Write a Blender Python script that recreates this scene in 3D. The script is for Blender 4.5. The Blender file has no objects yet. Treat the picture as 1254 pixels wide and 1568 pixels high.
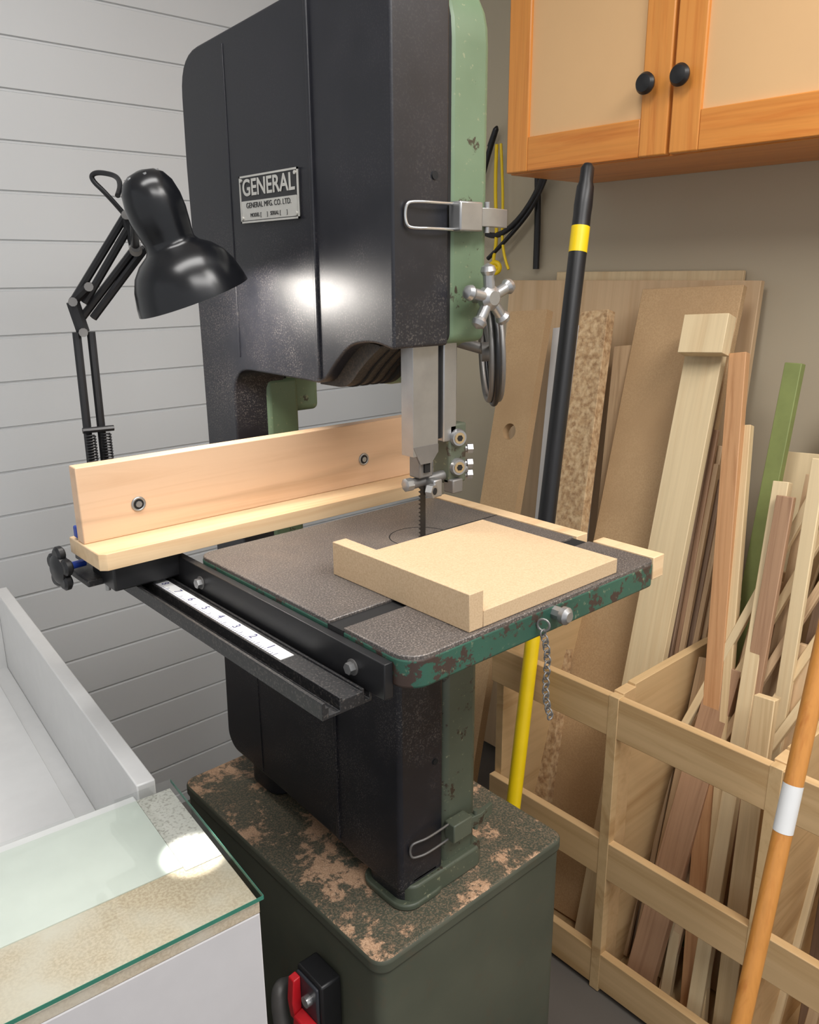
import bpy, bmesh, math, random
from mathutils import Vector, Matrix
random.seed(7)
sc=bpy.context.scene
try:
    sc.view_settings.view_transform='Standard'
except Exception: pass

# ------------------------------------------------------------ materials
def newmat(name):
    m=bpy.data.materials.new(name); m.use_nodes=True
    nt=m.node_tree; b=nt.nodes['Principled BSDF']
    return m,nt,b
def N(nt,t,**k):
    n=nt.nodes.new(t)
    for a,v in k.items(): setattr(n,a,v)
    return n
def coords(nt,scale=(1,1,1),kind='Object',rot=(0,0,0)):
    tc=N(nt,'ShaderNodeTexCoord'); mp=N(nt,'ShaderNodeMapping')
    mp.inputs['Scale'].default_value=scale; mp.inputs['Rotation'].default_value=rot
    nt.links.new(tc.outputs[kind],mp.inputs[0]); return mp.outputs[0]
def noise(nt,vec,scale,detail=4,rough=.55,dist=0):
    n=N(nt,'ShaderNodeTexNoise'); n.inputs['Scale'].default_value=scale
    n.inputs['Detail'].default_value=detail; n.inputs['Roughness'].default_value=rough
    n.inputs['Distortion'].default_value=dist
    nt.links.new(vec,n.inputs['Vector']); return n.outputs['Fac']
def ramp(nt,fac,stops,interp='LINEAR'):
    r=N(nt,'ShaderNodeValToRGB'); r.color_ramp.interpolation=interp
    el=r.color_ramp.elements
    while len(el)<len(stops): el.new(.5)
    for e,(p,c) in zip(el,stops):
        e.position=p; c=tuple(c)[:3] if hasattr(c,'__len__') else (c,c,c); e.color=c+(1,)
    nt.links.new(fac,r.inputs[0]); return r.outputs[0]
def mix(nt,fac,a,b):
    m=N(nt,'ShaderNodeMix'); m.data_type='RGBA'
    for sock,v in ((m.inputs[0],fac),(m.inputs[6],a),(m.inputs[7],b)):
        if isinstance(v,bpy.types.NodeSocket): nt.links.new(v,sock)
        elif isinstance(v,(int,float)): sock.default_value=v
        else: sock.default_value=tuple(v)+(1,)
    return m.outputs[2]
def math_(nt,op,a,b=None):
    m=N(nt,'ShaderNodeMath'); m.operation=op
    for i,v in enumerate((a,b)):
        if v is None: continue
        if isinstance(v,bpy.types.NodeSocket): nt.links.new(v,m.inputs[i])
        else: m.inputs[i].default_value=v
    return m.outputs[0]
def bump(nt,b,h,strength=.2,dist=.002):
    n=N(nt,'ShaderNodeBump'); n.inputs['Strength'].default_value=strength; n.inputs['Distance'].default_value=dist
    nt.links.new(h,n.inputs['Height']); nt.links.new(n.outputs[0],b.inputs['Normal'])
def C(r,g,b):
    f=lambda v:(v/255/12.92 if v/255<=.04045 else ((v/255+.055)/1.055)**2.4)
    return (f(r),f(g),f(b))
def plain(name,col,rough=.5,metal=0,var=.08,scale=30,bmp=0):
    m,nt,b=newmat(name)
    f=noise(nt,coords(nt),scale)
    c2=tuple(min(1,x*(1+var)) for x in col); c1=tuple(x*(1-var) for x in col)
    nt.links.new(ramp(nt,f,[(.3,c1),(.7,c2)]),b.inputs['Base Color'])
    b.inputs['Roughness'].default_value=rough; b.inputs['Metallic'].default_value=metal
    if bmp: bump(nt,b,f,bmp)
    return m
def wood(name,c1,c2,axis='z',scale=1.0,rough=.55,cont=1.0,knots=False):
    m,nt,b=newmat(name)
    s=[26*scale]*3; s['xyz'.index(axis)]=1.6*scale
    v=coords(nt,tuple(s))
    n1=noise(nt,v,1.0,5,.6,1.6)
    s2=[160*scale]*3; s2['xyz'.index(axis)]=4*scale
    n2=noise(nt,coords(nt,tuple(s2)),1.0,3)
    base=ramp(nt,n1,[(.30,c2),(.46,c1),(.56,c1),(.72,c2)])
    fine=ramp(nt,n2,[(.3,(.82,.80,.77)),(.6,(1,1,1))])
    mm=N(nt,'ShaderNodeMix'); mm.data_type='RGBA'; mm.blend_type='MULTIPLY'; mm.inputs[0].default_value=.6*cont
    nt.links.new(base,mm.inputs[6]); nt.links.new(fine,mm.inputs[7])
    out=mm.outputs[2]
    if knots:
        s3=[9*scale]*3; s3['xyz'.index(axis)]=1.8*scale
        n3=noise(nt,coords(nt,tuple(s3)),1.0,2,.4,.4)
        fr=math_(nt,'FRACT',math_(nt,'MULTIPLY',n3,7.0))
        out=mix(nt,ramp(nt,fr,[(.0,0.34),(.09,0.0),(.9,0.0),(1.0,.34)]),out,tuple(x*.6 for x in c2))
    nt.links.new(out,b.inputs['Base Color']); b.inputs['Roughness'].default_value=rough
    bump(nt,b,n2,.08,.001)
    return m
def speck(name,c1,c2,scale=400,rough=.7,lo=.45,hi=.6,big=None):
    m,nt,b=newmat(name)
    v=coords(nt); f=noise(nt,v,scale,2)
    c=ramp(nt,f,[(lo,c1),(hi,c2)])
    if big:
        g=noise(nt,v,big[0],4); c=mix(nt,ramp(nt,g,[(.42,0.0),(.68,1.0)]),c,big[1])
    nt.links.new(c,b.inputs['Base Color']); b.inputs['Roughness'].default_value=rough
    bump(nt,b,f,.1,.0006)
    return m

def mk_black():
    m,nt,b=newmat('black_enamel')
    v=coords(nt)
    f=noise(nt,v,14,5,.6); sp=noise(nt,v,420,2)
    sx=N(nt,'ShaderNodeSeparateXYZ'); nt.links.new(v,sx.inputs[0])
    mr=N(nt,'ShaderNodeMapRange'); nt.links.new(sx.outputs[2],mr.inputs[0]); mr.inputs[1].default_value=1.62; mr.inputs[2].default_value=1.30; mr.inputs[3].default_value=.10; mr.inputs[4].default_value=1
    dust=math_(nt,'MULTIPLY',ramp(nt,sp,[(.54,0.0),(.64,.8)]),ramp(nt,noise(nt,v,7,5,.65),[(.44,0.0),(.64,.8)]))
    dust=math_(nt,'MULTIPLY',dust,mr.outputs[0])
    c=ramp(nt,f,[(.3,C(24,25,31)),(.7,C(33,33,39))])
    nt.links.new(mix(nt,dust,c,C(118,112,106)),b.inputs['Base Color'])
    nt.links.new(ramp(nt,f,[(.3,.36),(.7,.44)]),b.inputs['Roughness'])
    return m
black_enamel=mk_black()
def mk_green(name,base,dark,chip,amount=.6,scale=22,lights=.5):
    m,nt,b=newmat(name)
    v=coords(nt)
    f=noise(nt,v,6,4); f2=noise(nt,v,scale,6,.7); f3=noise(nt,v,120,3)
    c=ramp(nt,f,[(.3,dark),(.7,base)])
    msk=ramp(nt,f2,[(amount,0.0),(amount+.03,1.0)])
    c=mix(nt,msk,c,chip)
    c=mix(nt,ramp(nt,f3,[(.64,0.0),(.7,lights)]),c,C(150,150,120))
    nt.links.new(c,b.inputs['Base Color']); b.inputs['Roughness'].default_value=.45
    bump(nt,b,msk,.15,.001)
    return m
green_paint=mk_green('green_cast_paint',C(108,128,102),C(92,112,86),C(60,55,42),.62)
green_low=mk_green('green_cast_paint_worn',C(88,94,80),C(72,80,66),C(58,48,38),.60)
green_edge=mk_green('green_table_edge',C(52,94,78),C(38,74,62),C(62,48,42),.53,34,.4)
def mk_base():
    m,nt,b=newmat('green_base_sawdust')
    v=coords(nt)
    f=noise(nt,v,5,5); f2=noise(nt,v,30,6,.7)
    c=ramp(nt,f,[(.3,C(70,74,62)),(.7,C(86,88,74))])
    c=mix(nt,ramp(nt,f2,[(.56,0.0),(.66,.4)]),c,C(90,80,64))
    geo=N(nt,'ShaderNodeNewGeometry'); sx=N(nt,'ShaderNodeSeparateXYZ'); nt.links.new(geo.outputs['Normal'],sx.inputs[0])
    up=math_(nt,'GREATER_THAN',sx.outputs[2],.8)
    d1=noise(nt,v,8,10,.78,.2); d2=noise(nt,v,600,2)
    dust=ramp(nt,d1,[(.505,0.0),(.54,1.0)])
    film=math_(nt,'MULTIPLY',up,.22)
    dust=math_(nt,'MAXIMUM',math_(nt,'MULTIPLY',dust,up),math_(nt,'MULTIPLY',film,ramp(nt,noise(nt,v,300,2),[(.45,0.0),(.6,1.0)])))
    dc=ramp(nt,d2,[(.35,C(176,138,108)),(.65,C(218,182,150))])
    nt.links.new(mix(nt,dust,c,dc),b.inputs['Base Color'])
    b.inputs['Roughness'].default_value=.65
    bump(nt,b,dust,.5,.004)
    return m
base_mat=mk_base()
def mk_table():
    m,nt,b=newmat('cast_iron_dusty')
    v=coords(nt)
    f=noise(nt,v,5,5); sp=noise(nt,v,520,2); big=noise(nt,v,14,6,.7)
    c=ramp(nt,f,[(.3,C(76,71,69)),(.7,C(96,91,88))])
    c=mix(nt,ramp(nt,sp,[(.5,0.0),(.66,.6)]),c,C(165,154,145))
    c=mix(nt,ramp(nt,noise(nt,v,380,2),[(.36,.45),(.46,0.0)]),c,C(48,45,44))
    c=mix(nt,ramp(nt,big,[(.5,0.0),(.7,.22)]),c,C(142,128,114))
    nt.links.new(c,b.inputs['Base Color']); b.inputs['Roughness'].default_value=.40; b.inputs['Metallic'].default_value=.2
    bump(nt,b,sp,.12,.0005)
    return m
iron=mk_table()
steel=plain('brushed_steel',C(165,165,165),.35,.8)
steel_dull=plain('dull_steel',C(125,123,121),.5,.6)
blade_steel=plain('blade_steel',C(60,56,52),.45,.5)
chrome=plain('chromed_steel',C(200,200,200),.25,.85)
brass=plain('brass_screw',C(188,164,124),.35,.7)
darkgap=plain('dark_recess',C(16,16,17),.8)
blk_plastic=plain('black_plastic',C(26,26,28),.4)
blk_gloss=plain('lamp_black_gloss',C(16,17,20),.24)
blk_alu=speck('black_anodised_dusty',C(30,30,32),C(74,70,67),380,.5,.54,.70)
white_flat=plain('white_melamine',C(216,216,215),.4,0,.02)
grey_mel=plain('grey_white_panel',C(198,196,198),.45,0,.02)
yellow=plain('yellow_plastic',C(240,205,20),.4,0,.04)
red=plain('red_plastic',C(200,30,40),.35)
bluem=plain('blue_plastic',C(30,60,150),.4)
orange_handle=wood('orange_varnished_wood',C(200,136,66),C(178,108,44),'z',1,.3)
maple=wood('maple',C(222,186,152),C(208,168,132),'x',.5,.38,.35,True)
maple_base=wood('maple_fence_base',C(226,196,156),C(212,176,134),'x',.7,.38,.5)
mdf=speck('mdf',C(200,174,140),C(188,160,126),500,.7,.35,.65)
mdf_edge=speck('mdf_weathered',C(192,160,120),C(178,146,106),300,.7,.35,.65,(3,C(170,138,100)))
pine=wood('pine',C(216,190,148),C(198,168,124),'z',.6)
pine_pale=wood('pale_pine',C(222,200,160),C(210,182,140),'z',.5)
ply=wood('plywood_face',C(212,182,144),C(198,164,124),'z',.3)
ply_bin=wood('plywood_bin',C(206,174,128),C(182,146,100),'x',.35,.55,.9)
ply_rail=wood('plywood_rail',C(208,174,128),C(186,150,102),'y',.35,.55,.9)
brown=wood('brown_hardwood',C(172,136,106),C(146,110,84),'z',1)
redbrown=wood('red_brown_hardwood',C(196,148,104),C(172,122,80),'z',1)
tan=wood('tan_hardwood',C(196,166,130),C(170,140,106),'z',1)
dark_w=wood('dark_weathered_wood',C(142,116,94),C(112,88,70),'z',1.2)
greenw=plain('green_painted_wood',C(124,134,78),.6)
osb=speck('osb',C(194,160,118),C(148,114,80),110,.8,.3,.7,(70,C(212,184,144)))
cab_fr=wood('cabinet_pine_frame',C(222,148,72),C(202,120,50),'z',.6,.35)
cab_frh=wood('cabinet_pine_rail',C(220,144,68),C(202,118,48),'y',.6,.35)
cab_panel=plain('cabinet_panel',C(222,180,130),.45,0,.03,3)
def mk_wall(name,col,var,rough,spots=.25):
    m,nt,b=newmat(name); v=coords(nt)
    f=noise(nt,v,1.5,4); f2=noise(nt,v,25,5)
    c=ramp(nt,f,[(.3,tuple(x*(1-var) for x in col)),(.7,col)])
    c=mix(nt,ramp(nt,f2,[(.72,0.0),(.8,spots)]),c,tuple(x*.75 for x in col))
    nt.links.new(c,b.inputs['Base Color']); b.inputs['Roughness'].default_value=rough
    return m
siding=mk_wall('white_siding_paint',C(200,203,205),.06,.4,.4)
greige=mk_wall('greige_wall_paint',C(192,180,156),.06,.6)
floor_m=mk_wall('concrete_floor',C(96,90,84),.2,.7)
ceil_m=mk_wall('ceiling_paint',C(235,235,235),.02,.7)

# ------------------------------------------------------------ mesh helpers
def link(o,parent=None):
    bpy.context.collection.objects.link(o)
    if parent is not None: o.parent=parent
    return o
def empty(name,loc=(0,0,0)):
    o=bpy.data.objects.new(name,None); o.empty_display_size=.1
    bpy.context.collection.objects.link(o); return o
def obj(name,verts,faces,mat,parent=None,bevel=0,seg=2,smooth=False,M=None):
    me=bpy.data.meshes.new(name); me.from_pydata([tuple(v) for v in verts],[],faces); me.update()
    bm=bmesh.new(); bm.from_mesh(me); bmesh.ops.recalc_face_normals(bm,faces=bm.faces); bm.to_mesh(me); bm.free()
    me.materials.append(mat); o=bpy.data.objects.new(name,me); link(o,parent)
    if M is not None: o.matrix_world=M
    if bevel:
        b=o.modifiers.new('bevel','BEVEL'); b.width=bevel; b.segments=seg; b.limit_method='ANGLE'; b.angle_limit=math.radians(35)
    if smooth or bevel:
        for p in me.polygons: p.use_smooth=True
        if hasattr(me,'set_sharp_from_angle'):
            me.set_sharp_from_angle(angle=math.radians(40 if not bevel else 60))
    return o
def box(name,lo,hi,mat,parent=None,bevel=.001,seg=2,M=None):
    x0,y0,z0=lo;x1,y1,z1=hi
    v=[(x0,y0,z0),(x1,y0,z0),(x1,y1,z0),(x0,y1,z0),(x0,y0,z1),(x1,y0,z1),(x1,y1,z1),(x0,y1,z1)]
    f=[(0,3,2,1),(4,5,6,7),(0,1,5,4),(1,2,6,5),(2,3,7,6),(3,0,4,7)]
    return obj(name,v,f,mat,parent,bevel,seg,False,M)
def prism(name,pts,axis,a,b,mat,parent=None,bevel=0,seg=3,xf=None,M=None,smooth=False):
    def mk(p,t):
        v={'x':(t,p[0],p[1]),'y':(p[0],t,p[1]),'z':(p[0],p[1],t)}[axis]
        return xf(v) if xf else v
    n=len(pts); v=[mk(p,a) for p in pts]+[mk(p,b) for p in pts]
    f=[tuple(range(n)),tuple(range(2*n-1,n-1,-1))]+[(i,(i+1)%n,n+(i+1)%n,n+i) for i in range(n)]
    return obj(name,v,f,mat,parent,bevel,seg,smooth,M)
def rr(x0,y0,x1,y1,r,n=6):
    if not hasattr(r,'__len__'): r=[r]*4
    out=[]
    for (cx,cy,sx,sy,a0),rad in zip([(x0,y0,1,1,180),(x1,y0,-1,1,270),(x1,y1,-1,-1,0),(x0,y1,1,-1,90)],r):
        if rad<=0: out.append((cx,cy)); continue
        for i in range(n+1):
            a=math.radians(a0+90*i/n); out.append((cx+sx*rad+rad*math.cos(a),cy+sy*rad+rad*math.sin(a)))
    return out
def roundpoly(pts,rads,n=6):
    out=[]; L=len(pts)
    for i,(p,r) in enumerate(zip(pts,rads)):
        p=Vector(p)
        if r<=0: out.append(tuple(p)); continue
        a=(Vector(pts[i-1])-p); b=(Vector(pts[(i+1)%L])-p)
        r=min(r,a.length*.48,b.length*.48); pa=p+a.normalized()*r; pb=p+b.normalized()*r
        for k in range(n+1):
            t=k/n; q=pa*(1-t)**2+p*2*t*(1-t)+pb*t*t; out.append(tuple(q))
    return out
def basis(d):
    d=Vector(d).normalized(); up=Vector((0,0,1)) if abs(d.z)<.95 else Vector((1,0,0))
    s=d.cross(up).normalized(); t=s.cross(d).normalized(); return d,s,t
def lathe(name,p0,d,prof,mat,parent=None,n=32,cap=True):
    d,s,t=basis(d); p0=Vector(p0); v=[];f=[]
    for r,h in prof:
        for k in range(n):
            a=2*math.pi*k/n; v.append(p0+d*h+(s*math.cos(a)+t*math.sin(a))*r)
    for i in range(len(prof)-1):
        for k in range(n):
            f.append((i*n+k,i*n+(k+1)%n,(i+1)*n+(k+1)%n,(i+1)*n+k))
    if cap: f.append(tuple(range(n))); f.append(tuple(range(len(prof)*n-1,(len(prof)-1)*n-1,-1)))
    return obj(name,v,f,mat,parent,0,2,True)
def cyl(name,a,b,r,mat,parent=None,n=20,r2=None):
    a=Vector(a);b=Vector(b); return lathe(name,a,b-a,[(r,0),(r2 or r,(b-a).length)],mat,parent,n)
def tube(name,pts,r,mat,parent=None,closed=False,smooth=True,res=8):
    cu=bpy.data.curves.new(name,'CURVE'); cu.dimensions='3D'; cu.bevel_depth=r; cu.bevel_resolution=3; cu.use_fill_caps=True
    sp=cu.splines.new('NURBS' if smooth else 'POLY'); sp.points.add(len(pts)-1)
    for q,p in zip(sp.points,pts): q.co=(p[0],p[1],p[2],1)
    sp.use_cyclic_u=closed
    if smooth: sp.order_u=3; sp.use_endpoint_u=not closed; sp.resolution_u=res
    tmp=bpy.data.objects.new(name+'_c',cu); bpy.context.collection.objects.link(tmp)
    dg=bpy.context.evaluated_depsgraph_get(); me=bpy.data.meshes.new_from_object(tmp.evaluated_get(dg))
    bpy.data.objects.remove(tmp); me.name=name; me.materials.clear(); me.materials.append(mat)
    for p in me.polygons: p.use_smooth=True
    o=bpy.data.objects.new(name,me); link(o,parent); return o
def torus(name,c,axis,R_,r,mat,parent=None,n=40,m=10,sq=1.0):
    d,s,t=basis(axis); c=Vector(c); v=[];f=[]
    for i in range(n):
        a=2*math.pi*i/n; e=s*math.cos(a)*sq+t*math.sin(a)
        for j in range(m):
            b=2*math.pi*j/m; v.append(c+e*(R_+r*math.cos(b))+d*r*math.sin(b))
    for i in range(n):
        for j in range(m): f.append((i*m+j,((i+1)%n)*m+j,((i+1)%n)*m+(j+1)%m,i*m+(j+1)%m))
    return obj(name,v,f,mat,parent,0,2,True)
def bmat(bot,top,wdir=(0,1,0)):
    bot=Vector(bot);top=Vector(top); z=(top-bot).normalized()
    y=Vector(wdir); y=(y-z*y.dot(z)).normalized(); x=y.cross(z)
    M=Matrix((x,y,z)).transposed().to_4x4(); M.translation=bot
    return M,(top-bot).length
def lean(name,top,bot,w,t,mat,parent=None,wdir=(0,1,0),bevel=.0015):
    M,L=bmat(bot,top,wdir)
    return box(name,(-t/2,-w/2,0),(t/2,w/2,L),mat,parent,bevel,2,M)
S=1.04
def s_(v): return (v[0]*S,v[1]*S,1.46-(1.46-v[2])*S)
def label(name,text,size,loc,rot,mat,parent,extr=.0002,off=0):
    cu=bpy.data.curves.new(name,'FONT'); cu.body=text; cu.size=size; cu.extrude=extr; cu.align_x='CENTER'; cu.offset=off
    tmp=bpy.data.objects.new(name+'_c',cu); bpy.context.collection.objects.link(tmp)
    dg=bpy.context.evaluated_depsgraph_get(); me=bpy.data.meshes.new_from_object(tmp.evaluated_get(dg)); bpy.data.objects.remove(tmp)
    me.materials.clear(); me.materials.append(mat); o=bpy.data.objects.new(name,me); link(o,parent)
    o.matrix_world=Matrix.Translation(loc)@rot; return o

# ------------------------------------------------------------ room shell
XW,YW,H=1.85,1.95,2.6
prof=[(YW+.1,0),(YW,0)]
z=.033
while z<H:
    prof+= [(YW,z-.004),(YW+.005,z-.002),(YW+.005,z+.002),(YW,z+.004)]
    z+=.1
prof+=[(YW,H),(YW+.1,H)]
prism('wall_left',prof,'x',-2.4,XW+.1,siding)
box('wall_right',(XW,-1.6,0),(XW+.1,YW,H),greige,bevel=0)
box('floor',(-2.4,-1.6,-.05),(XW+.1,YW+.1,0),floor_m,bevel=0)
box('ceiling',(-2.4,-1.6,H),(XW+.1,YW+.1,H+.05),ceil_m,bevel=0)

# ------------------------------------------------------------ band saw
saw=empty('band_saw')
def oyz(pts,rads): return roundpoly(pts,rads,7)
cover_up=oyz([(.750,1.372),(.790,1.380),(.835,1.374),(.866,1.350),(.898,1.318),(.935,1.320),(1.135,1.322),(1.135,1.20),(1.135,.97),(1.232,.97),(1.232,1.39),(1.236,1.62),(1.232,1.772),(1.0,1.785),(.75,1.80)],
             [.006,.02,.02,.02,.02,.03,.05,0,0,0,0,0,.055,0,.035])
prism('upper_door_cover',cover_up,'x',.643,.733,black_enamel,saw,bevel=.016,seg=5,xf=s_)
frame_up=oyz([(.752,1.375),(.795,1.370),(.825,1.342),(.860,1.312),(.935,1.309),(1.135,1.318),(1.135,1.24),(1.230,1.24),(1.230,1.768),(1.0,1.785),(.752,1.80)],
             [.012,.02,.02,.02,.03,.05,0,0,.055,0,.08])
prism('upper_frame_casting',frame_up,'x',.734,.805,green_paint,saw,bevel=.014,seg=4,xf=s_)
prism('seam_shadow_gap',[(y*.999+.001,z_+.002) for y,z_ in frame_up],'x',.728,.738,darkgap,saw,xf=s_)
dusty=speck('dusty_underside',C(44,40,36),C(72,62,52),300,.6,.4,.7)
prism('door_bottom_lip',oyz([(.795,1.374),(.835,1.346),(.868,1.314),(.93,1.314),(.93,1.33),(.86,1.38)],[.01,.02,.02,0,0,0]),'x',.662,.736,dusty,saw,bevel=.003,xf=s_)
for k in range(3):
    x=.680+.018*k
    prism('door_bottom_rib',oyz([(.800,1.3690),(.834,1.3445),(.866,1.3128),(.93,1.3125),(.93,1.33),(.86,1.37)],[.01,.02,.02,0,0,0]),'x',x,x+.003,darkgap,saw,xf=s_)
col=[(1.130,.93),(1.228,.93),(1.228,1.30),(1.130,1.30)]
prism('column_casting',col,'x',.700,.760,green_paint,saw,bevel=.008,xf=s_)
low=oyz([(.750,.585),(.86,.585),(.897,.592),(1.05,.600),(1.225,.606),(1.246,.63),(1.240,.80),(1.238,.965),(.750,.965)],[.01,0,.02,0,.02,.02,0,.03,.04])
prism('lower_door_cover',low,'x',.643,.730,black_enamel,saw,bevel=.018,seg=5,xf=s_)
lowf=[(.753,.575),(1.235,.60),(1.235,.955),(.753,.955)]
prism('lower_frame_casting',lowf,'x',.731,.805,green_low,saw,bevel=.014,seg=4,xf=s_)
def strip(name,y,z0,z1,w=.005):
    a=[(y-w/2,z0),(y+w/2,z0),(y+w/2,z1),(y-w/2,z1)]
    prism(name,a,'x',.6390,.645,black_enamel,saw,bevel=.0018,xf=s_)
strip('door_seam',.903,1.325,1.783,.007); strip('lower_door_seam',.897,.600,.955,.007)
prism('door_crease',[(1.108,1.34),(1.111,1.34),(1.108,1.765),(1.104,1.765)],'x',.6415,.645,black_enamel,saw,bevel=.001,xf=s_)
prism('lower_door_crease',[(1.120,.61),(1.123,.61),(1.123,.95),(1.120,.95)],'x',.6415,.645,black_enamel,saw,bevel=.001,xf=s_)
prism('front_foot',rr(.655,.742,.815,.835,.02),'z',.5555,.592,green_low,saw,bevel=.004,xf=s_)
prism('front_foot_cover',rr(.640,.738,.735,.85,.03),'z',.5555,.566,green_low,saw,bevel=.003,xf=s_)
prism('front_foot_block',rr(.650,.75,.735,.84,.02),'z',.5555,.60,black_enamel,saw,bevel=.003,xf=s_)
prism('rear_foot',rr(.655,1.10,.79,1.20,.03),'z',.5555,.61,black_enamel,saw,bevel=.006,xf=s_)
def latch(zt,zb,silver,wire):
    yy=.742
    tube('latch_wire',[s_(p) for p in [(.74,yy,zt),(.69,yy-.004,zt),(.667,yy+.002,zt),(.661,yy+.004,zt-.003),(.660,yy+.006,(zt+zb)/2),(.661,yy+.004,zb+.003),(.667,yy+.002,zb),(.69,yy-.004,zb),(.74,yy,zb)]],.0019,wire,saw)
    box('latch_body',s_((.731,.728,zb-.002)),s_((.770,.749,zt+.003)),silver,saw,.002)
    prism('latch_lever',[(.765,.732),(.79,.728),(.822,.735),(.822,.741),(.79,.738),(.765,.744)],'z',zb+.004,zt-.003,silver,saw,bevel=.001,xf=s_)
    cyl('latch_pin',s_((.783,.734,zb-.003)),s_((.783,.734,zt+.004)),.004,silver,saw)
latch(1.540,1.511,steel,chrome); latch(.668,.642,green_low,steel_dull)
for n_,(x,zz) in enumerate([(.709,1.571),(.712,.78)]):
    cyl('bolt_hole',s_((x,.7485,zz)),s_((x,.752,zz)),.005,darkgap,saw)
plate_blk=plain('plate_black',C(38,38,40),.4)
prism('name_plate',rr(.931,1.530,1.076,1.592,.006),'x',.640,.6435,plate_blk,saw,bevel=.0005,xf=s_)
sil=plain('plate_silver',C(205,203,196),.35,.4)
prism('name_plate_lower_field',rr(.9345,1.5335,1.0725,1.559,.002),'x',.6392,.6405,sil,saw,xf=s_)
rotp=Matrix(((0,0,-1,0),(-1,0,0,0),(0,1,0,0),(0,0,0,1)))
label('name_plate_text','GENERAL',.0315,s_((.6392,1.0035,1.566)),rotp,sil,saw,off=.0006)
label('name_plate_small','GENERAL MFG. CO. LTD.',.0105,s_((.6388,1.0035,1.5495)),rotp,blk_plastic,saw)
label('name_plate_serial','MODEL [       ]   SERIAL [       ]',.0075,s_((.6388,1.0035,1.5375)),rotp,blk_plastic,saw)
for a,b in (((.931,1.5895),(1.076,1.592)),((.931,1.530),(1.076,1.5325)),((.931,1.53),(.9335,1.592)),((1.0735,1.53),(1.076,1.592))):
    box('name_plate_edge',s_((.6390,a[0],a[1])),s_((.6405,b[0],b[1])),sil,saw,0)
for y,zq in ((.9365,1.586),(1.0705,1.586),(.9365,1.5365),(1.0705,1.5365)):
    cyl('name_plate_rivet',s_((.6405,y,zq)),s_((.6375,y,zq)),.0026,sil,saw,10)

# table
for i,o_ in enumerate([rr(.475,.536,.905,.642,(.026,.012,0,0)),rr(.475,.668,.905,.965,(0,0,.02,.02))]): prism('table_top',o_,'z',1.086,1.100,iron,saw,bevel=.0012,seg=2)
prism('table_rim',rr(.4745,.5355,.9055,.966,(.026,.012,.02,.02)),'z',1.064,1.0965,green_edge,saw,bevel=.003)
prism('miter_slot_floor',[(.474,.641),(.906,.641),(.906,.669),(.474,.669)],'z',1.08,1.0968,darkgap,saw)
torus('throat_insert_ring',(.746,.816,1.0993),(0,0,1),.045,.0011,darkgap,saw)
box('blade_slot',(.746,.8150,1.0995),(.905,.8170,1.1003),darkgap,saw,0)
box('table_trunnion',(.60,.70,.985),(.80,.90,1.066),green_low,saw,.006)
for (a,b,c,d) in ((.907,.540,.932,.637),(.907,.664,.932,.96)):
    box('table_edge_strip',(a,b,1.070),(c,d,1.1010),maple_base,saw,.001)
cyl('table_pin',(.697,.538,1.087),(.697,.522,1.087),.008,steel,saw,8); lathe('table_pin_head',(.697,.524,1.087),(0,-1,0),[(.0105,0),(.0105,.006),(.006,.010)],steel,saw,12)
ch0=Vector((.668,.528,1.082))
torus('chain_ring',ch0,(1,.4,0),.007,.0014,steel_dull,saw,16,6)
for k in range(17):
    c=ch0+Vector((.0012*k+.004*math.sin(k*.4),0,-.007*k-.010))
    torus('chain_link',c,(1,0,0) if k%2 else (0,1,0),.0046,.0010,steel_dull,saw,12,6)
bp=[(.7545,.99),(.7545,1.42)]
zz=1.42
while zz>.99:
    bp+=[(.7455,zz),(.7415,zz-.001),(.7455,zz-.0045)]; zz-=.006
prism('saw_blade',bp,'y',.8154,.8166,blade_steel,saw)
prism('blade_guard',[(.718,.800),(.764,.800),(.764,.803),(.721,.803),(.721,.824),(.718,.824)],'z',1.222,1.42,steel,saw,bevel=.0005)
prism('blade_guard_foot',[(.731,1.21),(.752,1.21),(.764,1.224),(.764,1.235),(.718,1.235)],'y',.7995,.803,steel_dull,saw)
box('guide_post',(.774,.800,1.235),(.800,.826,1.42),steel,saw,.002)
box('guide_post_gap',(.764,.806,1.24),(.775,.82,1.42),darkgap,saw,0)
box('guide_bracket',(.786,.800,1.172),(.820,.835,1.258),green_low,saw,.003)
for zq in (1.239,1.197):
    lathe('guide_cap_screw',(.800,.800,zq),(-.25,-1,0),[(.0125,0),(.0125,.006),(.011,.008),(.011,.0085)],steel,saw,20)
    lathe('guide_cap_screw_face',(.7978,.7915,zq),(-.25,-1,0),[(.0080,0),(.0080,.0006)],brass,saw,20)
    lathe('guide_cap_hex',(.7976,.7908,zq),(-.25,-1,0),[(.0045,0),(.0045,.0008)],darkgap,saw,6)
for zq in (1.218,1.196,1.180):
    cyl('bracket_thumb_bolt',(.818,.812,zq),(.832,.806,zq),.005,steel,saw); lathe('bracket_bolt_head',(.828,.807,zq),(1,-.6,0),[(.0075,0),(.0075,.008)],steel,saw,6)
box('upper_guide_block',(.735,.806,1.188),(.760,.828,1.225),steel_dull,saw,.002)
box('guide_dark_insert',(.742,.803,1.196),(.752,.812,1.222),darkgap,saw,0)
cyl('guide_arm',(.730,.822,1.178),(.826,.808,1.188),.0075,steel_dull,saw)
lathe('guide_knob',(.722,.824,1.178),(1,-.1,0),[(.006,0),(.0095,.002),(.0095,.012),(.006,.014)],steel,saw,8)
lathe('guide_nut',(.744,.798,1.172),(.3,-1,0),[(.0098,0),(.0098,.010)],steel,saw,6)
lathe('guide_nut_hole',(.747,.788,1.172),(.3,-1,0),[(.005,0),(.005,.0005)],darkgap,saw,12)
box('guide_block_lower',(.752,.795,1.160),(.768,.815,1.185),steel,saw,.002)
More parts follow.
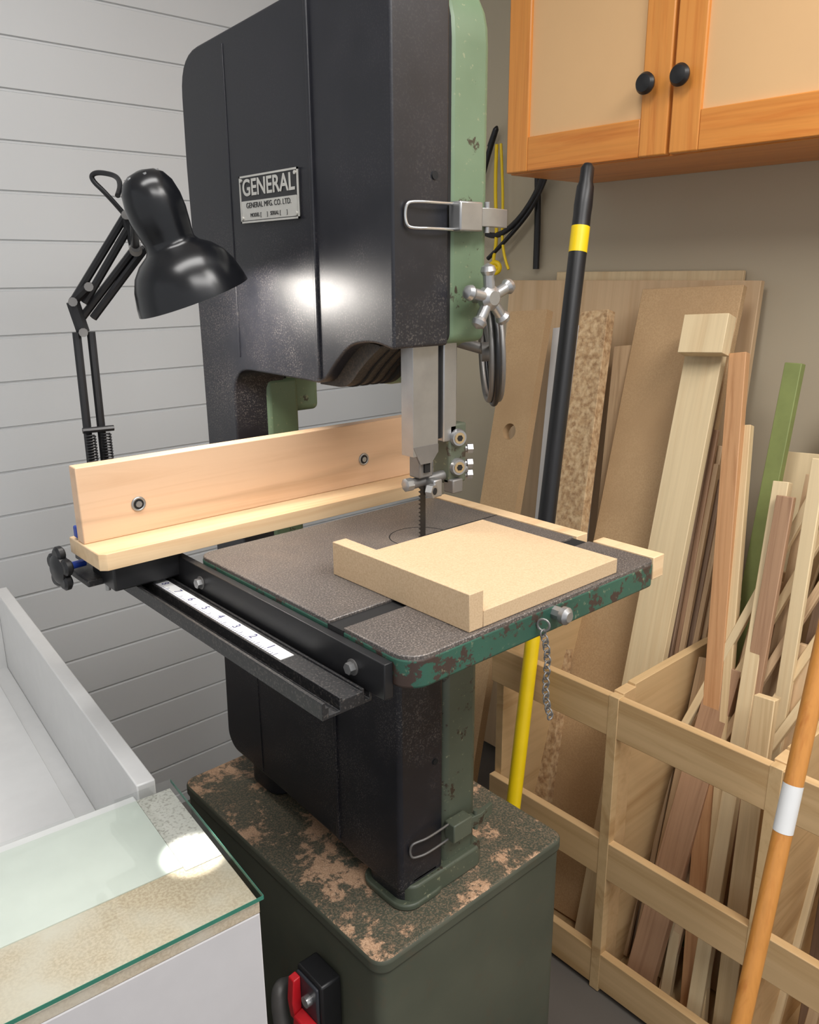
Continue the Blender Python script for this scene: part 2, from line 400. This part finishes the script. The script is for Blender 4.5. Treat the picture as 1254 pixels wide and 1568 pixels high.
box('guide_block_rear',(.786,.792,1.160),(.806,.812,1.180),steel_dull,saw,.002)
kc=Vector(s_((.782,.748,1.430))); kd=Vector((-.1,-1,0)).normalized()
cyl('star_knob_stem',kc-kd*.01,kc+kd*.03,.007,steel,saw)
lathe('star_knob_hub',kc+kd*.016,kd,[(.010,0),(.016,.004),(.016,.014),(.009,.020)],steel,saw,20)
dd,ss,tt=basis(kd)
for k in range(5):
    a=math.radians(12+72*k); e=ss*math.cos(a)+tt*math.sin(a); p=kc+kd*.026
    cyl('star_knob_arm',p,p+e*.034,.0075,steel,saw,12)
    lathe('star_knob_ball',p+e*.026,e,[(.001,0),(.007,.002),(.0105,.008),(.0085,.014),(.001,.018)],steel,saw,14)
hc=Vector((.895,.825,1.350)); ha=Vector((math.cos(math.radians(-40)),math.sin(math.radians(-40)),.05)).normalized()
for off,rd in ((-.007,.070),(0,.076),(.007,.070)): torus('handwheel_rim',hc+ha*off,ha,rd,.0045,steel_dull if off else blk_plastic,saw)
lathe('handwheel_hub',hc-ha*.015,ha,[(.014,0),(.014,.03)],steel_dull,saw,20)
for k in range(3):
    a=math.radians(30+120*k); d_,s2,t2=basis(ha); e=s2*math.cos(a)+t2*math.sin(a); cyl('handwheel_spoke',hc,hc+e*.070,.005,steel_dull,saw,10)
cyl('handwheel_shaft',(.82,.90,1.38),hc,.008,steel_dull,saw)
prism('base_cabinet',rr(.582,.726,.996,1.318,.02),'z',.04,.505,base_mat,saw,bevel=.003)
prism('base_top_plate',rr(.578,.722,1.0,1.322,.024),'z',.494,.519,base_mat,saw,bevel=.006,seg=3)
prism('base_plinth',rr(.60,.75,.98,1.30,.01),'z',0,.045,darkgap,saw)
box('switch_box',(.540,.815,.33),(.578,.880,.435),blk_plastic,saw,.004)
box('switch_face',(.535,.820,.336),(.541,.875,.430),plain('switch_grey',C(52,54,60),.4),saw,.003)
prism('switch_paddle',[(.535,.345),(.522,.348),(.518,.385),(.522,.425),(.535,.427)],'y',.862,.877,red,saw,bevel=.002)
prism('switch_paddle_low',[(.535,.335),(.516,.335),(.518,.362),(.535,.368)],'y',.818,.862,red,saw,bevel=.002)
cyl('switch_button',(.537,.840,.40),(.526,.840,.40),.009,chrome,saw)
tube('motor_conduit',[(.585,.955,.30),(.555,.95,.33),(.54,.94,.325),(.535,.93,.28),(.54,.91,.20)],.014,steel_dull,saw)

# ------------------------------------------------------------ fence + rail
fen=empty('rip_fence')
box('fence_base',(.350,.985,1.1015),(.925,1.085,1.1235),maple_base,fen,.0015)
prism('fence_base_corner',[(.350,.985),(.358,.978),(.925,.978),(.925,.986),(.350,.986)],'z',1.1015,1.1235,maple_base,fen,.001)
box('fence_face',(.352,1.036,1.1235),(.925,1.058,1.226),maple,fen,.0015)
for x,zq in ((.430,1.164),(.819,1.166)):
    torus('fence_washer',(x,1.0355,zq),(0,1,0),.0085,.0018,steel,fen)
    cyl('fence_screw_recess',(x,1.0358,zq),(x,1.0345,zq),.0075,darkgap,fen); cyl('fence_screw',(x,1.036,zq),(x,1.0335,zq),.0045,steel,fen,8)
box('fence_head',(.372,1.00,1.062),(.47,1.075,1.1012),blk_plastic,fen,.003)
box('fence_head_plate',(.352,1.04,1.062),(.41,1.13,1.072),blk_alu,fen,.002)
kp=Vector((.338,1.085,1.082)); kd=Vector((-1,-.1,0)).normalized()
cyl('fence_knob_stem',kp-kd*.03,kp,.005,bluem,fen)
lathe('fence_knob_hub',kp,kd,[(.012,-.006),(.019,0),(.020,.010),(.012,.014)],blk_plastic,fen)
dd,ss,tt=basis(kd)
for k in range(5):
    a=math.radians(72*k+90); e=ss*math.cos(a)+tt*math.sin(a); lathe('fence_knob_lobe',kp+kd*-.002+e*.020,kd,[(.008,0),(.0115,.003),(.0115,.009),(.008,.012)],blk_plastic,fen,14)
box('fence_blue_clip',(.352,1.060,1.126),(.362,1.072,1.142),bluem,fen,.002)

rail=empty('fence_rail')
rp=[(.404,1.041),(.466,1.041),(.466,1.056),(.463,1.056),(.463,1.0445),(.4565,1.0445),(.4565,1.058),(.4535,1.058),(.4535,1.055),(.4285,1.055),(.4285,1.0585),(.4255,1.0585),(.4255,1.0445),(.412,1.0445),(.412,1.054),(.408,1.054),(.408,1.060),(.404,1.060)]
prism('rail_extrusion',rp,'y',.585,1.235,blk_alu,rail,bevel=.0006)
prism('rail_back_angle',[(.462,1.052),(.4738,1.052),(.4738,1.091),(.463,1.091)],'y',.560,1.09,blk_plastic,rail,bevel=.001)
box('measuring_tape',(.431,.70,1.0552),(.449,1.07,1.0560),white_flat,rail,0)
inkm=plain('tape_ink',C(60,60,110),.6)
for k in range(9):
    y=.735+k*.038
    label('tape_number',str(k+1),.015,(.4365,y,1.0561),Matrix.Rotation(math.radians(-90),4,'Z'),inkm,rail,.0001)
    for j in range(8):
        box('tape_tick',(.431,y+j*.00475-.02,1.0560),(.4345 if j else .438,y+j*.00475-.0193,1.0562),inkm,rail,0)
for y in (.937,.611):
    cyl('rail_bolt_washer',(.463,y,1.070),(.4615,y,1.070),.009,steel_dull,rail,20); cyl('rail_bolt_head',(.4615,y,1.070),(.455,y,1.070),.0065,steel,rail,6)

# ------------------------------------------------------------ jig
jig=empty('mdf_jig')
box('jig_base',(.5845,.542,1.1003),(.826,.772,1.119),mdf,jig,.0006)
box('jig_stop',(.563,.542,1.1003),(.584,.778,1.143),mdf,jig,.0008)

# ------------------------------------------------------------ desk lamp
lamp=empty('desk_lamp')
T=Vector((.500,1.090,1.592)); B=Vector((.556,1.076,1.430)); ax=(B-T).normalized(); Ls=(B-T).length
pf=[(.004,0),(.018,.003),(.028,.010),(.035,.022),(.0385,.040),(.0385,.058),(.036,.078),(.034,.090),(.034,.096),(.038,.102),(.052,.111),(.064,.124),(.072,.140),(.0775,.160),(.0795,Ls)]
inner=[(r-.003,t) for r,t in pf[::-1] if t>.09]+[(.025,.09)]
lathe('lamp_shade',T,ax,pf+inner,blk_gloss,lamp,48,cap=True)
whitein=plain('shade_inside_white',C(235,235,230),.5)
lathe('shade_liner',T,ax,[(.0755,Ls-.002),(.073,.160),(.067,.140),(.058,.124),(.043,.110),(.020,.100)],whitein,lamp,40,cap=False)
bm_,bnt,bb=newmat('bulb_glow'); bb.inputs['Emission Color'].default_value=(1,.93,.85,1); bb.inputs['Emission Strength'].default_value=12
lathe('bulb',T+ax*.100,ax,[(.010,0),(.018,.012),(.024,.028),(.024,.036),(.016,.046),(.002,.050)],bm_,lamp,24)
for k in range(6):
    a=2*math.pi*k/6; d_,s2,t2=basis(ax); p=T+ax*.008+(s2*math.cos(a)+t2*math.sin(a))*.022; cyl('shade_vent',p,p-ax*.003,.0025,steel,lamp,8)
mt=blk_plastic
J1=Vector((.523,1.20,1.543)); J2=Vector((.533,1.20,1.499)); J3=Vector((.470,1.20,1.445)); J4=Vector((.452,1.25,1.424)); J5=Vector((.462,1.25,1.380)); J6=Vector((.460,1.25,1.09))
tube('head_bracket_wire',[tuple(T+Vector((-.02,.03,-.03))),(.505,1.15,1.588),(.489,1.20,1.600),(.480,1.21,1.592),(.50,1.20,1.57),tuple(J1)],.0035,mt,lamp)
cyl('shade_swivel',T+ax*.07+Vector((-.03,.02,0)),J2,.006,mt,lamp)
cyl('shade_swivel_nut',J2-Vector((.004,.01,.004)),J2+Vector((.004,.01,.004)),.009,steel,lamp)
def bar(name,a,b,r=.0058): cyl(name,a,b,r,mt,lamp,8)
bar('upper_arm',J1,J4); bar('upper_arm',J1+Vector((.012,-.008,0)),J4+Vector((.014,-.008,-.002)))
bar('upper_arm',J2,J5+Vector((.0,.0,.02))); bar('upper_arm',J2+Vector((.012,-.008,0)),J5+Vector((.014,-.008,.02)))
bar('joint_plate',J1,J2,.008); bar('joint_plate',J4,J5,.010); bar('joint_plate',J4,J3+Vector((.0,.03,-.0)),.007)
for j in (J1,J2,J3+Vector((0,.03,0)),J4,J5):
    cyl('joint_bolt',j+Vector((-.006,-.016,0)),j+Vector((.006,.012,0)),.0065,steel_dull,lamp,10)
bar('lower_arm',J5+Vector((-.010,0,0)),J6+Vector((-.010,0,0)),.0065); bar('lower_arm',J5+Vector((.010,-.004,0)),J6+Vector((.010,-.004,0)),.0065)
for dx in (-.011,.013):
    pts=[]
    for k in range(150):
        a=k*math.pi/3.0; pts.append((.460+dx+.0075*math.cos(a),1.235+.0075*math.sin(a),1.12+k*.00073))
    tube('lamp_spring',pts,.0013,blk_plastic,lamp,smooth=False)
bar('spring_yoke',Vector((.440,1.24,1.235)),Vector((.485,1.232,1.235)),.0045)
cyl('lamp_pivot',(.460,1.25,1.062),(.460,1.25,1.10),.013,mt,lamp)
box('lamp_clamp',(.425,1.20,1.0610),(.485,1.264,1.067),mt,lamp,.002)
box('lamp_clamp_back',(.425,1.238,1.01),(.48,1.264,1.064),mt,lamp,.002)
box('lamp_clamp_foot',(.425,1.205,1.008),(.48,1.262,1.016),mt,lamp,.002)
cyl('lamp_clamp_screw',(.445,1.225,.98),(.445,1.225,1.041),.004,steel,lamp)

# ------------------------------------------------------------ glass topped cabinet & tray cabinet
Mr=Matrix.Translation((.373,.669,0))@Matrix.Rotation(math.radians(-4.6),4,'Z')
gc=empty('glass_topped_cabinet')
box('cabinet_body',(-.85,.004,0),(-.003,.268,.775),grey_mel,gc,.002,M=Mr)
beige=speck('kraft_dusty_underlay',C(192,178,154),C(172,156,132),300,.6,.4,.6,(8,C(194,188,174)))
box('cabinet_subtop',(-.85,.004,.7752),(-.003,.268,.790),beige,gc,.001,M=Mr)
box('underlay_sheet',(-.85,.108,.7902),(-.050,.266,.7915),plain('pale_green_sheet',C(200,206,198),.4,0,.03),gc,0,M=Mr)
box('underlay_side_sheet',(-.0495,.10,.7902),(-.004,.266,.7912),speck('pale_grey_dusty',C(196,194,186),C(156,152,144),260,.5,.5,.68),gc,0,M=Mr)
gm,gnt,gb=newmat('glass_slab')
tr=N(gnt,'ShaderNodeBsdfTransparent'); tr.inputs[0].default_value=(.98,.99,.985,1)
lw=N(gnt,'ShaderNodeFresnel'); lw.inputs[0].default_value=1.5
gg=N(gnt,'ShaderNodeNewGeometry')
front=math_(gnt,'SUBTRACT',1.0,gg.outputs['Backfacing'])
fac=math_(gnt,'MULTIPLY',lw.outputs[0],front); fac=math_(gnt,'MULTIPLY',fac,1.6)
gl=N(gnt,'ShaderNodeBsdfGlossy'); gl.inputs['Roughness'].default_value=.04
ms=N(gnt,'ShaderNodeMixShader'); gnt.links.new(fac,ms.inputs[0]); gnt.links.new(tr.outputs[0],ms.inputs[1]); gnt.links.new(gl.outputs[0],ms.inputs[2])
gnt.links.new(ms.outputs[0],gnt.nodes['Material Output'].inputs[0])
box('glass_sheet',(-.86,0,.7945),(0,.273,.800),gm,gc,0,M=Mr)
ge=plain('green_glass_edge',C(60,122,104),.15)
box('glass_edge_front',(-.86,-.0006,.7948),(0,0.0,.7997),ge,gc,0,M=Mr)
box('glass_edge_side',(0,0,.7948),(.0006,.273,.7997),ge,gc,0,M=Mr)
tc_=empty('white_tray_cabinet')
Mt=Matrix.Translation((.380,.955,0))@Matrix.Rotation(math.radians(-4.6),4,'Z')
TL=.905
box('tray_side_panel',(-.026,0,0),(0,TL,.80),white_flat,tc_,.002,M=Mt)
box('tray_bottom',(-.80,0.0,.57),(-.026,TL,.620),white_flat,tc_,.002,M=Mt)
box('tray_front_panel',(-.80,.0,0),(-.026,.018,.775),white_flat,tc_,.002,M=Mt)
box('tray_back_panel',(-.80,TL-.02,0),(-.026,TL-.001,.80),white_flat,tc_,.002,M=Mt)
box('tray_left_panel',(-.82,.0,0),(-.80,TL,.80),white_flat,tc_,.002,M=Mt)
box('tray_inner_ledge',(-.80,.018,.6202),(-.060,TL-.02,.628),white_flat,tc_,.0015,M=Mt)

# ------------------------------------------------------------ wall cabinet
cb=empty('wall_cabinet')
xf=1.53
box('cabinet_case',(xf+.02,.20,1.688),(XW-.001,1.378,2.35),cab_panel,cb,.001)
box('cabinet_underside',(xf+.02,.20,1.680),(XW-.001,1.378,1.689),cab_frh,cb,.001)
def door(y0,y1,z0=1.682,z1=2.35,sw=.062,rw=.072):
    box('door_stile',(xf,y0,z0),(xf+.02,y0+sw,z1),cab_fr,cb,.003)
    box('door_stile',(xf,y1-sw,z0),(xf+.02,y1,z1),cab_fr,cb,.003)
    box('door_rail',(xf+.001,y0+sw,z0),(xf+.0195,y1-sw,z0+rw),cab_frh,cb,.002)
    box('door_rail',(xf+.001,y0+sw,z1-rw),(xf+.0195,y1-sw,z1),cab_frh,cb,.002)
    box('door_panel',(xf+.008,y0+sw,z0+rw),(xf+.018,y1-sw,z1-rw),cab_panel,cb,0)
door(.960,1.376); door(.535,.953); door(.11,.530)
for y,zq in ((1.002,1.812),(.928,1.815)):
    lathe('cabinet_knob',(xf,y,zq),(-1,0,0),[(.008,0),(.007,.008),(.012,.012),(.0195,.017),(.0205,.022),(.016,.029),(.004,.032)],blk_plastic,cb,28)

# ------------------------------------------------------------ lumber bin
lb=empty('lumber_bin')
x0=1.20
for (za,zb) in ((.605,.690),(.285,.370),(.012,.098)):
    box('bin_rail',(x0,-.30,za),(x0+.018,1.085,zb),ply_rail,lb,.0015)
for y in (.765,.455,.15):
    box('bin_post',(x0+.0185,y,0),(x0+.06,y+.022,.695),ply_rail,lb,.001)
    box('bin_divider',(x0+.06,y+.002,.0),(1.62,y+.020,.700),ply_bin,lb,.001)
    box('bin_front_batten',(x0-.001,y-.002,.002),(x0+.0185,y+.020,.692),ply_bin,lb,.001)
box('bin_end_panel',(x0+.018,1.065,0),(1.64,1.085,.69),ply_bin,lb,.001)
box('bin_floor',(x0+.018,-.30,.004),(1.64,1.064,.022),ply_bin,lb,.001)
box('bin_back_rail',(1.62,-.30,.30),(1.638,1.064,.38),ply_rail,lb,.001)

# ------------------------------------------------------------ leaning lumber
lean('plywood_sheet',(1.815,1.235,1.440),(1.70,1.235,.03),.73,.018,ply)
lean('plywood_sheet',(1.838,1.19,1.462),(1.76,1.19,.03),.53,.010,pine_pale)
Mh,Lh=bmat((1.269,1.291,.04),(1.66,1.394,1.365))
w2=.060; hz=Lh*.775; r=.021
pts=[(-w2,0),(w2,0),(w2,hz)]
pts+=[(r*math.cos(a),hz+r*math.sin(a)) for a in [-2*math.pi*k/28 for k in range(0,29)]]
pts+=[(w2,hz+.00005),(w2,Lh),(-w2,Lh)]
prism('bored_mdf_board',pts,'x',-.012,.012,mdf_edge,M=Mh)
lean('melamine_board',(1.735,1.295,1.33),(1.40,1.12,.04),.16,.016,white_flat)
lean('osb_strip',(1.66,1.19,1.370),(1.294,1.041,.04),.078,.030,osb)
lean('hardwood_board',(1.70,1.135,1.290),(1.37,.965,.04),.05,.02,tan)
lean('mdf_panel',(1.735,.992,1.425),(1.30,.92,.03),.245,.018,mdf_edge)
lean('pine_board',(1.655,.894,1.36),(1.262,.828,.03),.085,.020,pine_pale)
lean('wood_block',(1.618,.880,1.372),(1.594,.875,1.295),.098,.035,pine_pale)
sk=empty('lumber_offcuts')
def L_(*a): lean(*a,parent=sk)
L_('red_oak_board',(1.62,.809,1.30),(1.272,.594,.03),.036,.02,redbrown)
L_('maple_strip',(1.60,.765,1.16),(1.25,.558,.03),.018,.018,pine)
L_('green_edged_board',(1.66,.712,1.284),(1.42,.70,.03),.034,.02,greenw)
L_('pine_wide_board',(1.70,.690,1.10),(1.45,.62,.03),.09,.018,pine_pale)
L_('pine_wide_board',(1.74,.60,1.18),(1.48,.54,.03),.10,.018,pine)
L_('pale_pine_strip',(1.55,.66,1.07),(1.245,.572,.03),.030,.022,pine_pale)
L_('walnut_plank',(1.46,.683,.70),(1.25,.70,.03),.060,.022,brown)
L_('short_pine_offcut',(1.36,.560,.72),(1.25,.515,.03),.038,.02,pine)
L_('tan_wide_board',(1.58,.640,.88),(1.36,.72,.03),.070,.018,tan)
L_('plywood_offcut',(1.50,.530,.78),(1.34,.50,.03),.080,.018,ply)
mats=[tan,brown,pine,pine_pale,dark_w,ply,tan]
for k in range(9):
    y=.835-.007*k; L_('stick',(1.62+.012*(k%3),y+.02,1.17-.035*k),(1.30+.02*(k%3),y-.05,.03),.012,.010,[dark_w,brown,tan,tan][k%4])
for k in range(22):
    y=.745-.017*k; zt=.50+.55*random.random(); xt=1.48+.14*random.random()
    L_('stick',(xt,y-.03+.06*random.random(),zt+.15*(k>6)),(1.27+.16*random.random(),y-.05*random.random(),.03),.016+.022*random.random(),.014,mats[k%7])
for k in range(8):
    y=.60-.03*k; L_('stick',(1.74,y-.02,1.28-.05*k),(1.42,y+.10,.03),.026,.014,[pine,pine_pale,tan,ply][k%4])
for k in range(5):
    L_('stick',(1.60,.57-.04*k,1.18-.04*k),(1.40,.75-.04*k,.52),.016,.014,[pine_pale,pine,tan,pine][k%4])

# ------------------------------------------------------------ extension pole, broom
po=empty('extension_pole')
pt=Vector((1.38,1.0315,1.656)); pb_=Vector((1.032,.912,0)); D=(pt-pb_)
def pp(t): return pb_+D*t
def zt(z_): return z_/1.656
cyl('pole_lower_tube',pp(0),pp(zt(.80)),.0150,yellow,po)
cyl('pole_upper_tube',pp(zt(.70+.06)),pp(zt(1.50)),.0175,blk_plastic,po)
cyl('pole_yellow_band',pp(zt(1.497)),pp(zt(1.545)),.0180,yellow,po)
lathe('pole_grip',pp(zt(1.545)),D,[(.0175,0),(.0170,.02),(.0178,.04),(.0165,.075),(.013,.085),(.013,.11),(.008,.118)],blk_plastic,po,20)
br=empty('broom')
b1=Vector((1.19,.386,1.45))
b0=b1+(Vector((.735,.325,0))-b1)*(1.38/1.45)
cyl('broom_handle',b0,b1,.0125,orange_handle,br)
bd=(b1-b0).normalized()
lathe('handle_label',b0+bd*.715,bd,[(.0129,0),(.0129,.065)],white_flat,br,20,cap=False)
box('broom_head',(.64,.24,.05),(.86,.42,.085),plain('broom_head_black',C(30,30,32),.5),br,.01)
box('broom_bristles',(.65,.25,0.0),(.85,.41,.052),plain('bristles',C(50,48,46),.8),br,.01)

# ------------------------------------------------------------ cords on the wall
co=empty('hanging_cords')
tube('yellow_cord',[(1.80,1.655,1.80),(1.80,1.66,1.70),(1.80,1.645,1.55),(1.80,1.665,1.48),(1.80,1.64,1.47)],.005,yellow,co)
tube('yellow_cord',[(1.80,1.640,1.80),(1.80,1.625,1.66),(1.80,1.63,1.52),(1.80,1.60,1.47)],.004,yellow,co)
torus('yellow_tape_roll',(1.80,1.652,1.475),(-1,-.4,0),.014,.007,yellow,co,24,10)
tube('black_cable',[(1.835,1.54,1.80),(1.835,1.53,1.62),(1.835,1.53,1.48),(1.835,1.53,1.47)],.009,blk_plastic,co)
tube('black_cable',[(1.83,1.48,1.80),(1.81,1.49,1.70),(1.80,1.56,1.60),(1.80,1.66,1.55),(1.81,1.75,1.60),(1.82,1.72,1.75),(1.82,1.66,1.88),(1.82,1.70,1.80)],.008,blk_plastic,co)
tube('black_cable',[(1.83,1.46,1.80),(1.81,1.50,1.66),(1.80,1.58,1.57),(1.80,1.68,1.50)],.006,blk_plastic,co)

# ------------------------------------------------------------ lights
def area(name,loc,size,power,col=(1,1,1),target=None,sy=None):
    l=bpy.data.lights.new(name,'AREA'); l.energy=power; l.size=size; l.color=col
    if sy: l.shape='RECTANGLE'; l.size_y=sy
    o=bpy.data.objects.new(name,l); bpy.context.collection.objects.link(o); o.location=loc
    d=Vector(target or (loc[0],loc[1],0))-Vector(loc); o.rotation_euler=d.to_track_quat('-Z','Y').to_euler(); return o
area('ceiling_light',(.2,.6,2.55),1.2,18,(1,.98,.96),sy=.35)
area('ceiling_light',(.3,-.7,2.55),1.4,34,(1,.98,.96),sy=.5)
area('ceiling_light',(1.2,-.3,2.55),.9,22,(1,.98,.95),sy=.4)
def spot(name,loc,target,e,size,blend,rad):
    l=bpy.data.lights.new(name,'SPOT'); l.energy=e; l.color=(1,.97,.93); l.shadow_soft_size=rad; l.spot_size=math.radians(size); l.spot_blend=blend
    o=bpy.data.objects.new(name,l); bpy.context.collection.objects.link(o); o.location=loc
    o.rotation_euler=(Vector(target)-Vector(loc)).to_track_quat('-Z','Y').to_euler()
l=bpy.data.lights.new('lamp_bulb_light','POINT'); l.energy=2.4; l.color=(1,.94,.88); l.shadow_soft_size=.022
o=bpy.data.objects.new('lamp_bulb_light',l); bpy.context.collection.objects.link(o); o.location=T+ax*.166
spot('glass_glare_spot',(.30,.70,2.5),(.352,.792,.80),380,2.9,.5,.004)  # added narrow spot, no real fixture; its patch stands in for glass glare
w=bpy.data.worlds.new('world'); sc.world=w; w.use_nodes=True
w.node_tree.nodes['Background'].inputs[0].default_value=(.95,.97,1,1); w.node_tree.nodes['Background'].inputs[1].default_value=.72

# ------------------------------------------------------------ camera
c=bpy.data.cameras.new('camera'); o=bpy.data.objects.new('camera',c); bpy.context.collection.objects.link(o)
c.sensor_fit='HORIZONTAL'; c.sensor_width=36; c.lens=36*1247/1254; c.clip_start=.02
th=math.radians(16.3); az=math.radians(48.4); roll=math.radians(0.4)
F=Vector((math.cos(az)*math.cos(th),math.sin(az)*math.cos(th),-math.sin(th)))
R=Vector((math.sin(az),-math.cos(az),0)); U=R.cross(F)
R2=R*math.cos(roll)-U*math.sin(roll); U2=U*math.cos(roll)+R*math.sin(roll)
M=Matrix((R2,U2,-F)).transposed().to_4x4(); M.translation=Vector((0,0,1.46))
o.matrix_world=M; sc.camera=o
